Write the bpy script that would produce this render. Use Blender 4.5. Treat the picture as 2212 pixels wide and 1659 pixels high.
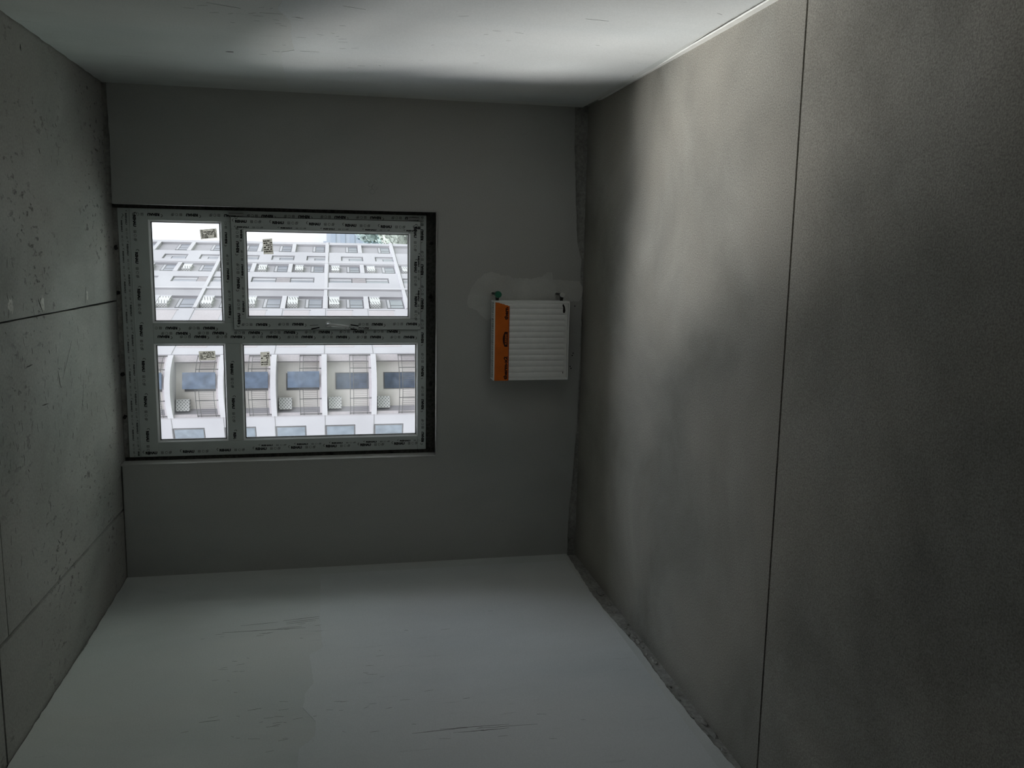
import bpy, bmesh, math, random
from mathutils import Vector, Matrix
random.seed(7)
for o in list(bpy.data.objects): bpy.data.objects.remove(o, do_unlink=True)
S = bpy.context.scene
COL = S.collection
# ---------------------------------------------------------------- camera
cam_d = bpy.data.cameras.new('camera'); cam = bpy.data.objects.new('camera', cam_d); COL.objects.link(cam)
S.camera = cam
cam_d.sensor_fit = 'HORIZONTAL'; cam_d.sensor_width = 36.0; cam_d.lens = 1852.6746 / 2212 * 36
cam_d.clip_start = 0.05; cam_d.clip_end = 2000
Rr = Vector((0.01738406, -0.19773679, -0.98010099))      # the phone was held on its side: picture right is down
Rd = Vector((-0.9882927, -0.15200313, 0.01313749))
Rf = Vector((-0.15157618, 0.96839827, -0.19806426))
M = Matrix((Rr, -Rd, -Rf)).transposed().to_4x4()
M.translation = Vector((1.90392, -5.09196, 1.47842))
cam.matrix_world = M
# ---------------------------------------------------------------- sky, exposure
S.view_settings.view_transform = 'Standard'
S.view_settings.look = 'None'
S.view_settings.exposure = 0.12
S.view_settings.gamma = 1.0
S.view_settings.use_curve_mapping = False
S.cycles.max_bounces = 10
S.cycles.diffuse_bounces = 7
S.cycles.transparent_max_bounces = 12
S.cycles.sample_clamp_indirect = 4.0
SKY = 1.0
W = bpy.data.worlds.new('overcast sky'); S.world = W; W.use_nodes = True
nt = W.node_tree; N = nt.nodes; Lk = nt.links
for n in list(N): N.remove(n)
out = N.new('ShaderNodeOutputWorld'); bg = N.new('ShaderNodeBackground')
tc = N.new('ShaderNodeTexCoord'); sep = N.new('ShaderNodeSeparateXYZ')
noi = N.new('ShaderNodeTexNoise'); noi.inputs['Scale'].default_value = 2.6; noi.inputs['Detail'].default_value = 5
cr = N.new('ShaderNodeValToRGB')
cr.color_ramp.elements[0].position = .38; cr.color_ramp.elements[0].color = (.79, .88, 1.0, 1)
cr.color_ramp.elements[1].position = .62; cr.color_ramp.elements[1].color = (.98, .985, 1.0, 1)
Lk.new(tc.outputs['Generated'], sep.inputs[0]); Lk.new(tc.outputs['Generated'], noi.inputs['Vector'])
Lk.new(noi.outputs['Fac'], cr.inputs[0]); Lk.new(cr.outputs[0], bg.inputs['Color'])
mr = N.new('ShaderNodeMapRange')                       # bright overcast sky: brightest overhead, fading evenly to the horizon
mr.inputs['From Min'].default_value = 0; mr.inputs['From Max'].default_value = 1
mr.inputs['To Min'].default_value = .90 * SKY; mr.inputs['To Max'].default_value = 7.6 * SKY
pw = N.new('ShaderNodeMath'); pw.operation = 'POWER'; pw.inputs[1].default_value = 1.1; pw.use_clamp = True; Lk.new(sep.outputs['Z'], pw.inputs[0]); Lk.new(pw.outputs[0], mr.inputs['Value']); Lk.new(mr.outputs[0], bg.inputs['Strength'])
Lk.new(bg.outputs[0], out.inputs['Surface'])
# veiled sun behind thin cloud, ahead and to the left over the opposite roofs
sd = bpy.data.lights.new('veiled sun', 'SUN'); so = bpy.data.objects.new('veiled_sun', sd); COL.objects.link(so)
SAZ, SEL = math.radians(33), math.radians(33)
sv = Vector((-math.sin(SAZ) * math.cos(SEL), math.cos(SAZ) * math.cos(SEL), math.sin(SEL)))
so.rotation_euler = sv.to_track_quat('Z', 'Y').to_euler(); so.location = (-20, 30, 40)
sd.energy = 6.8; sd.angle = math.radians(25); sd.color = (1.0, 1.0, .97)

# ---------------------------------------------------------------- helpers
def tag(o, label=None, cat=None, group=None, kind=None):
    if label: o['label'] = label
    if cat: o['category'] = cat
    if group: o['group'] = group
    if kind: o['kind'] = kind
    return o
def empty(name, loc=(0, 0, 0), parent=None):
    o = bpy.data.objects.new(name, None); COL.objects.link(o); o.location = loc; o.empty_display_size = .1
    if parent: o.parent = parent
    return o
class MB:
    def __init__(s): s.bm = bmesh.new()
    def hexa(s, pts):                                  # 4 bottom, 4 top
        v = [s.bm.verts.new(p) for p in pts]
        for f in ((0, 1, 2, 3), (4, 7, 6, 5), (0, 4, 5, 1), (1, 5, 6, 2), (2, 6, 7, 3), (3, 7, 4, 0)):
            s.bm.faces.new([v[i] for i in f])
        return s
    def box(s, x0, x1, y0, y1, z0, z1):
        return s.hexa([(x0, y0, z0), (x1, y0, z0), (x1, y1, z0), (x0, y1, z0), (x0, y0, z1), (x1, y0, z1), (x1, y1, z1), (x0, y1, z1)])
    def prism(s, pts, ex):                             # flat outline + extrusion vector
        ex = Vector(ex); a = [s.bm.verts.new(p) for p in pts]; b = [s.bm.verts.new(Vector(p) + ex) for p in pts]
        s.bm.faces.new(a); s.bm.faces.new(b[::-1])
        n = len(pts)
        for i in range(n): s.bm.faces.new((a[i], a[(i + 1) % n], b[(i + 1) % n], b[i]))
        return s
    def cyl(s, p0, p1, r0, r1=None, n=16):
        r1 = r0 if r1 is None else r1
        p0, p1 = Vector(p0), Vector(p1); d = (p1 - p0).normalized()
        u = d.orthogonal().normalized(); w = d.cross(u)
        a = []; b = []
        for i in range(n):
            t = 2 * math.pi * i / n; k = u * math.cos(t) + w * math.sin(t)
            a.append(s.bm.verts.new(p0 + k * r0)); b.append(s.bm.verts.new(p1 + k * r1))
        s.bm.faces.new(a); s.bm.faces.new(b[::-1])
        for i in range(n): s.bm.faces.new((a[i], a[(i + 1) % n], b[(i + 1) % n], b[i]))
        return s
    def tube(s, pts, r, n=10):
        pts = [Vector(p) for p in pts]; rings = []
        for i, p in enumerate(pts):
            d = (pts[min(i + 1, len(pts) - 1)] - pts[max(i - 1, 0)]).normalized()
            u = d.cross(Vector((.3, .2, .93))).normalized(); w = d.cross(u)
            rr = r[i] if isinstance(r, (list, tuple)) else r
            rings.append([s.bm.verts.new(p + (u * math.cos(2 * math.pi * k / n) + w * math.sin(2 * math.pi * k / n)) * rr) for k in range(n)])
        for a, b in zip(rings, rings[1:]):
            for k in range(n): s.bm.faces.new((a[k], a[(k + 1) % n], b[(k + 1) % n], b[k]))
        s.bm.faces.new(rings[0][::-1]); s.bm.faces.new(rings[-1])
        return s
    def quad(s, pts): s.bm.faces.new([s.bm.verts.new(p) for p in pts]); return s
    def build(s, name, m, parent=None, bevel=0, smooth=False, tri=False):
        bmesh.ops.recalc_face_normals(s.bm, faces=s.bm.faces)
        if tri: bmesh.ops.triangulate(s.bm, faces=s.bm.faces)
        me = bpy.data.meshes.new(name); s.bm.to_mesh(me); s.bm.free()
        o = bpy.data.objects.new(name, me); COL.objects.link(o)
        if m: me.materials.append(m)
        if parent: o.parent = parent; o.matrix_parent_inverse = Matrix.Translation(-parent.location)
        if bevel:
            b = o.modifiers.new('bevel', 'BEVEL'); b.width = bevel; b.segments = 2; b.limit_method = 'ANGLE'
        if smooth:
            for p in me.polygons: p.use_smooth = True
        return o

def srgb(r, g, b): return tuple(((c / 255) / 12.92 if c / 255 <= .04045 else ((c / 255 + .055) / 1.055) ** 2.4) for c in (r, g, b))
def mat(name, col, rough=.7, spec=.3, metal=0, noise=None, bump=0):
    m = bpy.data.materials.new(name); m.use_nodes = True; t = m.node_tree; b = t.nodes['Principled BSDF']
    b.inputs['Base Color'].default_value = (*col, 1); b.inputs['Roughness'].default_value = rough
    b.inputs['Metallic'].default_value = metal; b.inputs['Specular IOR Level'].default_value = spec
    sc, amt = noise if noise else (8, .06)
    g = t.nodes.new('ShaderNodeNewGeometry'); n = t.nodes.new('ShaderNodeTexNoise'); n.inputs['Scale'].default_value = sc; n.inputs['Detail'].default_value = 6
    r = t.nodes.new('ShaderNodeMapRange'); r.inputs['From Min'].default_value = .3; r.inputs['From Max'].default_value = .7
    r.inputs['To Min'].default_value = 1 - amt; r.inputs['To Max'].default_value = 1 + amt
    mx = t.nodes.new('ShaderNodeVectorMath'); mx.operation = 'SCALE'; mx.inputs[0].default_value = col
    t.links.new(g.outputs['Position'], n.inputs['Vector']); t.links.new(n.outputs['Fac'], r.inputs['Value'])
    t.links.new(r.outputs[0], mx.inputs['Scale']); t.links.new(mx.outputs[0], b.inputs['Base Color'])
    if bump:
        bp = t.nodes.new('ShaderNodeBump'); bp.inputs['Strength'].default_value = bump; bp.inputs['Distance'].default_value = .004
        t.links.new(n.outputs['Fac'], bp.inputs['Height']); t.links.new(bp.outputs[0], b.inputs['Normal'])
    return m
def masonry(name, dark, light, warm, stretch=(1, 1, 1), big=.9, fine=140, grain=.1, specks=.0, scratch=0, bump=.25, rough=.85, pits=0):
    """mottled cement: broad blotches of tone, warm and cool patches, fine grain, specks, trowel scratches"""
    m = bpy.data.materials.new(name); m.use_nodes = True; t = m.node_tree; b = t.nodes['Principled BSDF']; L = t.links.new
    b.inputs['Roughness'].default_value = rough; b.inputs['Specular IOR Level'].default_value = .25
    g = t.nodes.new('ShaderNodeNewGeometry')
    mp = t.nodes.new('ShaderNodeMapping'); mp.inputs['Scale'].default_value = stretch; L(g.outputs['Position'], mp.inputs[0])
    def noise(sc, det=5, src=None, rg=.55, dist=0):
        n = t.nodes.new('ShaderNodeTexNoise'); n.inputs['Scale'].default_value = sc; n.inputs['Detail'].default_value = det
        n.inputs['Roughness'].default_value = rg; n.inputs['Distortion'].default_value = dist
        L(src or mp.outputs[0], n.inputs['Vector']); return n.outputs['Fac']
    def rmp(v, a, c, lo, hi):
        r = t.nodes.new('ShaderNodeMapRange'); r.inputs['From Min'].default_value = a; r.inputs['From Max'].default_value = c
        r.inputs['To Min'].default_value = lo; r.inputs['To Max'].default_value = hi; L(v, r.inputs['Value']); return r.outputs[0]
    def mth(op, a, c):
        q = t.nodes.new('ShaderNodeMath'); q.operation = op; L(a, q.inputs[0])
        if isinstance(c, (int, float)): q.inputs[1].default_value = c
        else: L(c, q.inputs[1])
        return q.outputs[0]
    def mix(f, a, c, blend='MIX'):
        q = t.nodes.new('ShaderNodeMix'); q.data_type = 'RGBA'; q.blend_type = blend
        if isinstance(f, (int, float)): q.inputs[0].default_value = f
        else: L(f, q.inputs[0])
        for i, s_ in ((6, a), (7, c)):
            if isinstance(s_, tuple): q.inputs[i].default_value = (*s_, 1)
            else: L(s_, q.inputs[i])
        return q.outputs[2]
    c = mix(rmp(noise(big, 7, rg=.6, dist=.4), .32, .68, 0, 1), dark, light)
    c = mix(rmp(noise(big * .6 + .37, 3), .42, .62, 0, .55), c, warm)
    fg = noise(fine, 3, g.outputs['Position'])
    sc = rmp(fg, .3, .7, 1 - grain, 1 + grain)
    if specks:
        v = t.nodes.new('ShaderNodeTexVoronoi'); v.inputs['Scale'].default_value = 55; L(g.outputs['Position'], v.inputs['Vector'])
        sp = rmp(v.outputs['Distance'], .02, .10, 0, 1)
        pick = t.nodes.new('ShaderNodeSeparateColor'); L(v.outputs['Color'], pick.inputs[0])
        on = mth('GREATER_THAN', pick.outputs[0], 1 - specks)
        k = mth('MULTIPLY', mth('SUBTRACT', rmp(sp, 0, 1, 1, 0), 0.0), on)
        sc = mth('MULTIPLY', sc, rmp(k, 0, 1, 1, .35))
        on2 = mth('GREATER_THAN', pick.outputs[1], 1 - specks * .6)
        k2 = mth('MULTIPLY', rmp(sp, 0, 1, 1, 0), on2)
        sc = mth('MULTIPLY', sc, rmp(k2, 0, 1, 1, 1.7))
    h = mth('MULTIPLY', fg, .25)
    if scratch:
        m2 = t.nodes.new('ShaderNodeMapping'); m2.inputs['Scale'].default_value = tuple(q * 1.0 for q in ((22, 22, 2.2) if stretch[2] <= 1 else stretch)); L(g.outputs['Position'], m2.inputs[0])
        sn = noise(1.6, 8, m2.outputs[0], .72)
        area = rmp(noise(1.3, 4, g.outputs['Position']), .5, .64, 0, 1)
        lines = mth('MULTIPLY', rmp(sn, .60, .68, 0, 1), area)
        sc = mth('MULTIPLY', sc, rmp(lines, 0, 1, 1, 1 - scratch))
        h = mth('SUBTRACT', h, mth('MULTIPLY', lines, 1.2))
    if pits:
        m3 = t.nodes.new('ShaderNodeMapping'); m3.inputs['Scale'].default_value = (1, .55, 1); L(g.outputs['Position'], m3.inputs[0])
        v = t.nodes.new('ShaderNodeTexNoise'); v.inputs['Scale'].default_value = 34; v.inputs['Detail'].default_value = 4; v.inputs['Roughness'].default_value = .6; L(m3.outputs[0], v.inputs['Vector'])
        area = rmp(noise(1.1, 3, g.outputs['Position']), .47, .60, .0, 1)
        k = mth('MULTIPLY', rmp(v.outputs['Fac'], .59, .67, 0, 1), area)
        sc = mth('MULTIPLY', sc, rmp(k, 0, 1, 1, 1 - pits))
        h = mth('SUBTRACT', h, mth('MULTIPLY', k, 2.0))
    vm = t.nodes.new('ShaderNodeVectorMath'); vm.operation = 'SCALE'; L(c, vm.inputs[0]); L(sc, vm.inputs['Scale'])
    L(vm.outputs[0], b.inputs['Base Color'])
    bp = t.nodes.new('ShaderNodeBump'); bp.inputs['Strength'].default_value = bump; bp.inputs['Distance'].default_value = .006
    L(h, bp.inputs['Height']); L(bp.outputs[0], b.inputs['Normal'])
    return m
# ---------------------------------------------------------------- materials
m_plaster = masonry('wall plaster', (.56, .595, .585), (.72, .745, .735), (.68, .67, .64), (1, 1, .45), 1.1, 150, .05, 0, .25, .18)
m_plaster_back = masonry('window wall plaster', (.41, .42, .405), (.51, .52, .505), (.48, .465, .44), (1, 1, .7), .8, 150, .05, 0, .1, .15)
m_patch = masonry('fresh filler', (.51, .51, .49), (.63, .63, .60), (.56, .54, .51), (1, 1, 1), 5, 120, .05, 0, 0, .2)
m_base = masonry('bare wall base', (.22, .22, .205), (.42, .42, .40), (.34, .33, .30), (1, 1, 1), 7, 60, .2, .25, 0, .9)
m_floor = masonry('cement screed', (.20, .193, .172), (.40, .388, .35), (.36, .335, .29), (1, 1, 1), 1.15, 190, .30, .34, 0, .45)
m_ceil = masonry('cast concrete', (.24, .248, .232), (.47, .48, .46), (.38, .36, .335), (1, .6, 1), 1.5, 90, .12, .10, 0, .5, pits=.6)
m_dark = mat('dark joint', (.03, .03, .028), .95)
m_ext = mat('outer render', (.62, .62, .62), .9)
m_film = mat('grey film on profile', (.60, .645, .635), .42, .4, noise=(5, .08))
m_film2 = mat('grey film on sash', (.63, .67, .66), .40, .4, noise=(5, .08))
m_foam = mat('mounting foam', (.085, .085, .078), .95, noise=(60, .5), bump=.8)
m_print = mat('black film print', (.012, .012, .013), .6)
m_print2 = mat('faded film print', (.10, .11, .11), .6)
m_bead = mat('white glazing bead', (.80, .82, .82), .3, .5)
m_gasket = mat('black gasket', (.02, .02, .02), .6)
m_steel = mat('galvanised steel', (.42, .42, .41), .4, metal=.8)
m_handle = mat('white handle', (.78, .79, .79), .3, .5)
m_paper = bpy.data.materials.new('paper sticker'); m_paper.use_nodes = True
_t = m_paper.node_tree; _b = _t.nodes['Principled BSDF']; _b.inputs['Base Color'].default_value = (.50, .49, .46, 1); _b.inputs['Roughness'].default_value = .8
_tr = _t.nodes.new('ShaderNodeBsdfTranslucent'); _n = _t.nodes.new('ShaderNodeTexNoise'); _n.inputs['Scale'].default_value = 90
_rp = _t.nodes.new('ShaderNodeValToRGB'); _rp.color_ramp.elements[0].color = (.31, .305, .285, 1); _rp.color_ramp.elements[1].color = (.54, .53, .50, 1)
_g = _t.nodes.new('ShaderNodeNewGeometry'); _t.links.new(_g.outputs['Position'], _n.inputs['Vector']); _t.links.new(_n.outputs['Fac'], _rp.inputs[0]); _t.links.new(_rp.outputs[0], _tr.inputs['Color'])
_mx = _t.nodes.new('ShaderNodeMixShader'); _mx.inputs[0].default_value = .75; _t.links.new(_b.outputs[0], _mx.inputs[1]); _t.links.new(_tr.outputs[0], _mx.inputs[2])
_t.links.new(_mx.outputs[0], _t.nodes['Material Output'].inputs['Surface'])
m_inkp = mat('sticker ink', (.22, .20, .18), .7)
m_glass = bpy.data.materials.new('window glass'); m_glass.use_nodes = True
_t = m_glass.node_tree; _t.nodes.remove(_t.nodes['Principled BSDF'])
_a = _t.nodes.new('ShaderNodeBsdfTransparent'); _a.inputs[0].default_value = (.985, .985, .985, 1)
_c = _t.nodes.new('ShaderNodeBsdfGlossy'); _c.inputs['Roughness'].default_value = .02
_f = _t.nodes.new('ShaderNodeLayerWeight'); _f.inputs['Blend'].default_value = .12
_mx = _t.nodes.new('ShaderNodeMixShader'); _t.links.new(_f.outputs['Fresnel'], _mx.inputs[0]); _t.links.new(_a.outputs[0], _mx.inputs[1]); _t.links.new(_c.outputs[0], _mx.inputs[2])
_d = _t.nodes.new('ShaderNodeBsdfTranslucent'); _d.inputs[0].default_value = (.85, .87, .88, 1)     # dust on the panes
_n = _t.nodes.new('ShaderNodeTexNoise'); _n.inputs['Scale'].default_value = 5; _n.inputs['Detail'].default_value = 8; _g = _t.nodes.new('ShaderNodeNewGeometry'); _t.links.new(_g.outputs['Position'], _n.inputs['Vector'])
_r = _t.nodes.new('ShaderNodeMapRange'); _r.inputs['From Min'].default_value = .4; _r.inputs['From Max'].default_value = .75; _r.inputs['To Min'].default_value = .0; _r.inputs['To Max'].default_value = .022
_t.links.new(_n.outputs['Fac'], _r.inputs['Value']); _m2 = _t.nodes.new('ShaderNodeMixShader'); _t.links.new(_r.outputs[0], _m2.inputs[0]); _t.links.new(_mx.outputs[0], _m2.inputs[1]); _t.links.new(_d.outputs[0], _m2.inputs[2])
_t.links.new(_m2.outputs[0], _t.nodes['Material Output'].inputs['Surface'])
m_rad = mat('white enamel in shrink film', (0.930, 0.935, 0.910), .32, .5, noise=(25, .03), bump=.15)
m_rad2 = mat('white enamel edge', (0.950, 0.955, 0.935), .3, .5)
m_orange = mat('orange card', (0.740, 0.170, 0.020), .75, noise=(14, .1))
m_red = mat('red print edge', (.30, .03, .012), .7)
m_ink = mat('dark maroon print', (.045, .012, .01), .7)
m_green = mat('green plastic cap', (.01, .16, .09), .4, .5)
m_brass = mat('nickel valve body', (.07, .07, .065), .35, metal=.6)
m_wcap = mat('white plastic cap', (.7, .7, .66), .4)
m_hole = mat('torn film gap', (.012, .010, .008), .9)
m_strip = mat('pale edge foam strip', (.86, .86, .83), .6, noise=(30, .06))

# ---------------------------------------------------------------- room shell
H = 2.7; WX = 2.7607; YR = -7.2
OX0, OX1, OZ = .664, 2.133, .898            # window opening
def ragged(p0, p1, n, amp, axis):
    r = []
    ph = [random.uniform(0, 6.28) for _ in range(4)]
    for i in range(n + 1):
        t = i / n; q = Vector(p0).lerp(Vector(p1), t)
        d = math.sin(t * 7 + ph[0]) * .5 + math.sin(t * 19 + ph[1]) * .3 + math.sin(t * 53 + ph[2]) * .15 + random.uniform(-.25, .25)
        q += Vector(axis) * amp * d
        r.append(q)
    return r
def poly_edge(knots, n, amp, axis):          # measured profile + small chips
    out_ = []
    for a, b in zip(knots, knots[1:]):
        a, b = Vector(a), Vector(b)
        k = max(2, int((b - a).length * n))
        for i in range(k):
            out_.append(a.lerp(b, i / k) + Vector(axis) * random.uniform(-amp, amp))
    out_.append(Vector(knots[-1])); return out_

# floor: base slab and two screed fields parted by a sawn joint
fl = MB().box(-.3, WX + .3, YR - .2, .36, -.30, -.06).build('floor', m_dark); tag(fl, kind='structure')
MB().box(-.012, WX + .012, -2.4450, .012, -.06, 0).build('screed_field', m_floor, fl)
MB().box(-.012, WX + .012, YR, -2.4540, -.06, -.001).build('screed_field', m_floor, fl)
# ceiling: slabs with open joints
ce = MB().box(-.3, WX + .3, YR - .2, .36, H + .02, H + .22).build('ceiling', m_dark); tag(ce, kind='structure')
def slab(x0a, x0b, x1a, x1b, y0, y1, dz=0):   # x at y0 and at y1 for both sides
    e_ = []
    L_ = [Vector((x0a, y0, 0)).lerp(Vector((x0b, y1, 0)), i / 40) + Vector((random.uniform(0, .0022), 0, 0)) for i in range(41)]
    R_ = [Vector((x1b, y1, 0)).lerp(Vector((x1a, y0, 0)), i / 40) - Vector((random.uniform(0, .0022), 0, 0)) for i in range(41)]
    pts = [Vector((p.x, p.y, H + dz)) for p in L_ + R_]
    MB().prism(pts, (0, 0, .02 - dz)).build('ceiling_slab', m_ceil, ce)
g_ = .005
slab(1.66 + g_, 1.593 + g_, WX + .012, WX + .012, YR, .36)
slab(.447 + g_, .395 + g_, 1.618 - g_, 1.593 - g_, -1.752, .36, .0015)
slab(.60 + g_, .449 + g_, 1.66 - g_, 1.618 - g_, YR, -1.762)
slab(-.012, -.012, .449 - g_, .395 - g_, -1.852, .36, -.001)
slab(-.012, -.012, .60 - g_, .449 - g_, YR, -1.862, .001)
# window wall
wb = MB()
wb.box(-.3, OX0 - .001, .012, .36, 0, H); wb.box(OX1 + .001, WX + .3, .012, .36, 0, H); wb.box(OX0 - .001, OX1 + .001, .012, .36, 0, OZ - .001)
wb = wb.build('wall_back', m_base); tag(wb, kind='structure')
bot = poly_edge([(0, 0, .057), (.296, 0, .054), (.6, 0, .03), (.894, 0, .014), (1.3, 0, .01), (1.617, 0, .006), (1.75, 0, .022), (1.87, 0, .019), (1.98, 0, .05), (2.256, 0, .066), (2.579, 0, .082), (WX, 0, .085)], 45, .0025, (0, 0, 1))
rt = poly_edge([(WX, 0, 2.672), (2.45, 0, 2.669), (OX1, 0, 2.673)], 30, .002, (0, 0, 1))
rr_ = poly_edge([(OX1, 0, 2.672), (OX1, 0, OZ)], 30, .0015, (1, 0, 0)); sl = poly_edge([(OX1, 0, OZ), (OX0, 0, OZ)], 30, .0015, (0, 0, 1)); lr = poly_edge([(OX0, 0, OZ), (OX0, 0, 2.69)], 30, .0015, (1, 0, 0))
pts = bot + rt + rr_[1:] + sl[1:] + lr[1:] + [Vector((0, 0, 2.694))]
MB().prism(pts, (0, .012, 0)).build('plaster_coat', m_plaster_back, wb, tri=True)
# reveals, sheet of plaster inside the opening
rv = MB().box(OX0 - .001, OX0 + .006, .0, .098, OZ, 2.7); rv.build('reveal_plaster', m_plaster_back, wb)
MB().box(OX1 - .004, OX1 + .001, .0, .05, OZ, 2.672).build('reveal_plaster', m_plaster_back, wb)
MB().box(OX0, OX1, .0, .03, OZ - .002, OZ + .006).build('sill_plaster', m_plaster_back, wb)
# filler patch round the radiator pipes
kn = [(1.50, .60), (1.53, .64), (1.558, .66), (1.575, .71), (1.60, .722), (1.645, .712), (1.70, .69), (1.735, .665), (1.75, .645), (1.775, .62), (1.776, .60), (1.785, .58), (1.782, .555), (1.776, .53), (1.768, .52), (1.765, .49), (1.77, .47), (1.757, .45), (1.748, .44), (1.752, .40), (1.748, .34), (1.756, .30), (1.764, .26), (1.79, .232), (1.785, .20), (1.745, .196), (1.742, .12), (1.738, .07), (1.74, .03), (1.70, .006), (1.64, .008), (1.615, .03), (1.612, .13), (1.60, .2), (1.55, .4)]
pp = poly_edge([(x, -.0008, z) for x, z in kn + [kn[0]]], 90, .003, (1, 0, .4))[:-1]
MB().prism(pp, (0, .0012, 0)).build('filler_patch', m_patch, wb, tri=True)
# side walls
wl = MB().box(-.3, -.012, YR, .3, 0, H).build('wall_left', m_base); tag(wl, kind='structure')
bot = poly_edge([(0, 0, .059), (0, -.35, .075), (0, -.671, .088), (0, -.9, .085), (0, -1.344, .055), (0, -1.7, .062), (0, -2.06, .052), (0, -2.35, .035), (0, -4, .05), (0, YR, .05)], 40, .003, (0, 0, 1))
top = poly_edge([(0, YR, 2.69), (0, -1.5, 2.692), (0, -.9, 2.686), (0, -.2, 2.695), (0, 0, 2.697)], 25, .003, (0, 0, 1))
MB().prism(bot + top, (-.012, 0, 0)).build('plaster_coat', m_plaster, wl, tri=True)
# crumbs of mortar along its foot
for i in range(70):
    y = -random.uniform(.15, 3.2); s_ = random.uniform(.006, .02); z0 = random.uniform(0, .035)
    b_ = MB(); bmesh.ops.create_icosphere(b_.bm, subdivisions=1, radius=1)
    for v in b_.bm.verts: v.co = Vector((v.co.x * s_ * .35 - .010, v.co.y * s_ * 1.8 + y, v.co.z * s_ * .7 + z0 + .01)) + Vector([random.uniform(-.003, .003) for _ in range(3)])
    b_.build('mortar_lump', m_base, wl)
wr = MB().box(WX + .012, WX + .3, YR, .3, 0, H).build('wall_right', m_base); tag(wr, kind='structure')
bot = poly_edge([(WX, 0, .04), (WX, -.432, .03), (WX, -1.117, .024), (WX, -1.814, .052), (WX, -2.26, .055), (WX, -4, .05), (WX, YR, .05)], 40, .0015, (0, 0, 1))
top = poly_edge([(WX, YR, 2.694), (WX, 0, 2.692)], 20, .003, (0, 0, 1))
MB().prism(bot + top, (.012, 0, 0)).build('plaster_coat', m_plaster, wr, tri=True)
# pale foam edge strip curling along the right wall
st = MB(); n_ = 90; A_ = []; B_ = []
for i in range(n_ + 1):
    y = -.25 - i / n_ * 4.5; w_ = .001 + .006 * (.5 + .5 * math.sin(y * 3.1 + .4)) + random.uniform(-.0006, .0006); h_ = .026 + .014 * min(1, max(0, (-y - .8) / .8)) + .004 * math.sin(y * 2.3)
    A_.append((WX + .004 - .55 * w_ - .002, y, h_ * .8)); B_.append((WX + .004, y, .001))
vs = [[st.bm.verts.new(p) for p in ((a[0], a[1], a[2]), (a[0] + .005, a[1], a[2] + .002), (b[0], b[1], .0), (a[0] + .004, b[1], .0))] for a, b in zip(A_, B_)]
for p, q in zip(vs, vs[1:]):
    for k in range(4): st.bm.faces.new((p[k], p[(k + 1) % 4], q[(k + 1) % 4], q[k]))
st.bm.faces.new(vs[0]); st.bm.faces.new(vs[-1][::-1])
st.build('edge_foam_strip', m_strip, wr)
wk = MB().box(-.3, WX + .3, YR - .2, YR, 0, H).build('wall_rear', m_base); tag(wk, kind='structure')  # unseen end wall, dark material chosen to cut fill light
# later skim coats on the lower part of both side walls
seam = [(-.12, 1.60), (-.365, 1.595), (-.80, 1.59), (-1.095, 1.571), (-1.158, 1.632), (-1.432, 1.604), (-1.53, 1.64), (-1.643, 1.642), (-1.76, 1.588), (-1.864, 1.589), (-1.95, 1.648), (-2.3, 1.65), (-4.5, 1.64)]
e1 = poly_edge([(.0001, y, z) for y, z in seam], 60, .0025, (0, .5, 1))
m_skim = masonry('smooth skim coat', (.60, .635, .64), (.76, .785, .79), (.71, .71, .695), (1, 1, .45), .9, 160, .05, 0, .3, .16)
MB().prism(e1 + [Vector((.0001, -4.5, .096)), Vector((.0001, -.12, .096))], (.0012, 0, 0)).build('skim_coat', m_skim, wl, tri=True)
seam = [(-.10, 1.72), (-.727, 1.719), (-1.005, 1.707), (-1.058, 1.647), (-1.212, 1.651), (-1.554, 1.639), (-1.706, 1.677), (-1.83, 1.653), (-2.6, 1.65), (-4.5, 1.66)]
e1 = poly_edge([(WX - .0001, y, z) for y, z in seam], 60, .0025, (0, .5, 1))
MB().prism(e1 + [Vector((WX - .0001, -4.5, .062)), Vector((WX - .0001, -.10, .062))], (-.0010, 0, 0)).build('skim_coat', m_skim, wr, tri=True)
m_scr = mat('scratch in plaster', (.16, .16, .155), .9); m_scr2 = mat('scratch in concrete', (.07, .07, .065), .9)
def scratches(segs, place, parent, m, w0=.0011):
    b_ = MB()
    for a, b2, k in segs:
        a, b2 = Vector(a), Vector(b2); d = (b2 - a); 
        if d.length < 1e-5: continue
        u = Vector((-d.y, d.x)).normalized() * w0 * k; n = max(2, int(d.length / .02)); up_, dn = [], []
        for i in range(n + 1):
            t = i / n; w_ = math.sin(math.pi * (.08 + .84 * t)) * random.uniform(.6, 1.2); c = a + d * t + u * random.uniform(-.8, .8)
            up_.append(c + u * w_); dn.append(c - u * w_)
        b_.prism([place(q) for q in up_ + dn[::-1]], place(Vector((0, 0))) * 0 + parent_n[parent.name] * .0004)
    o = b_.build('scratch_marks', m, parent, tri=True); o['kind'] = 'stuff'
parent_n = {wl.name: Vector((1, 0, 0)), wr.name: Vector((-1, 0, 0)), ce.name: Vector((0, 0, -1))}
LS = [((-.747, 1.775), (-.724, 1.593)), ((-.772, 1.76), (-.748, 1.593)), ((-.79, 1.76), (-.77, 1.61)), ((-.844, 2.065), (-.85, 1.66)), ((-.839, 1.797), (-.83, 1.679)), ((-.775, 1.984), (-.76, 1.802)), ((-1.686, 2.051), (-1.679, 1.971)),
      ((-1.624, 1.868), (-1.614, 1.813)), ((-1.901, 1.098), (-1.912, .815)), ((-1.937, 1.027), (-1.939, .82)), ((-1.92, .95), (-1.93, .7)), ((-1.913, 1.21), (-1.907, .986)), ((-1.64, 1.642), (-1.529, 1.633)), ((-1.68, .972), (-1.678, .941))]
segs = [(a, b, random.uniform(.8, 1.6)) for a, b in LS]
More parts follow.
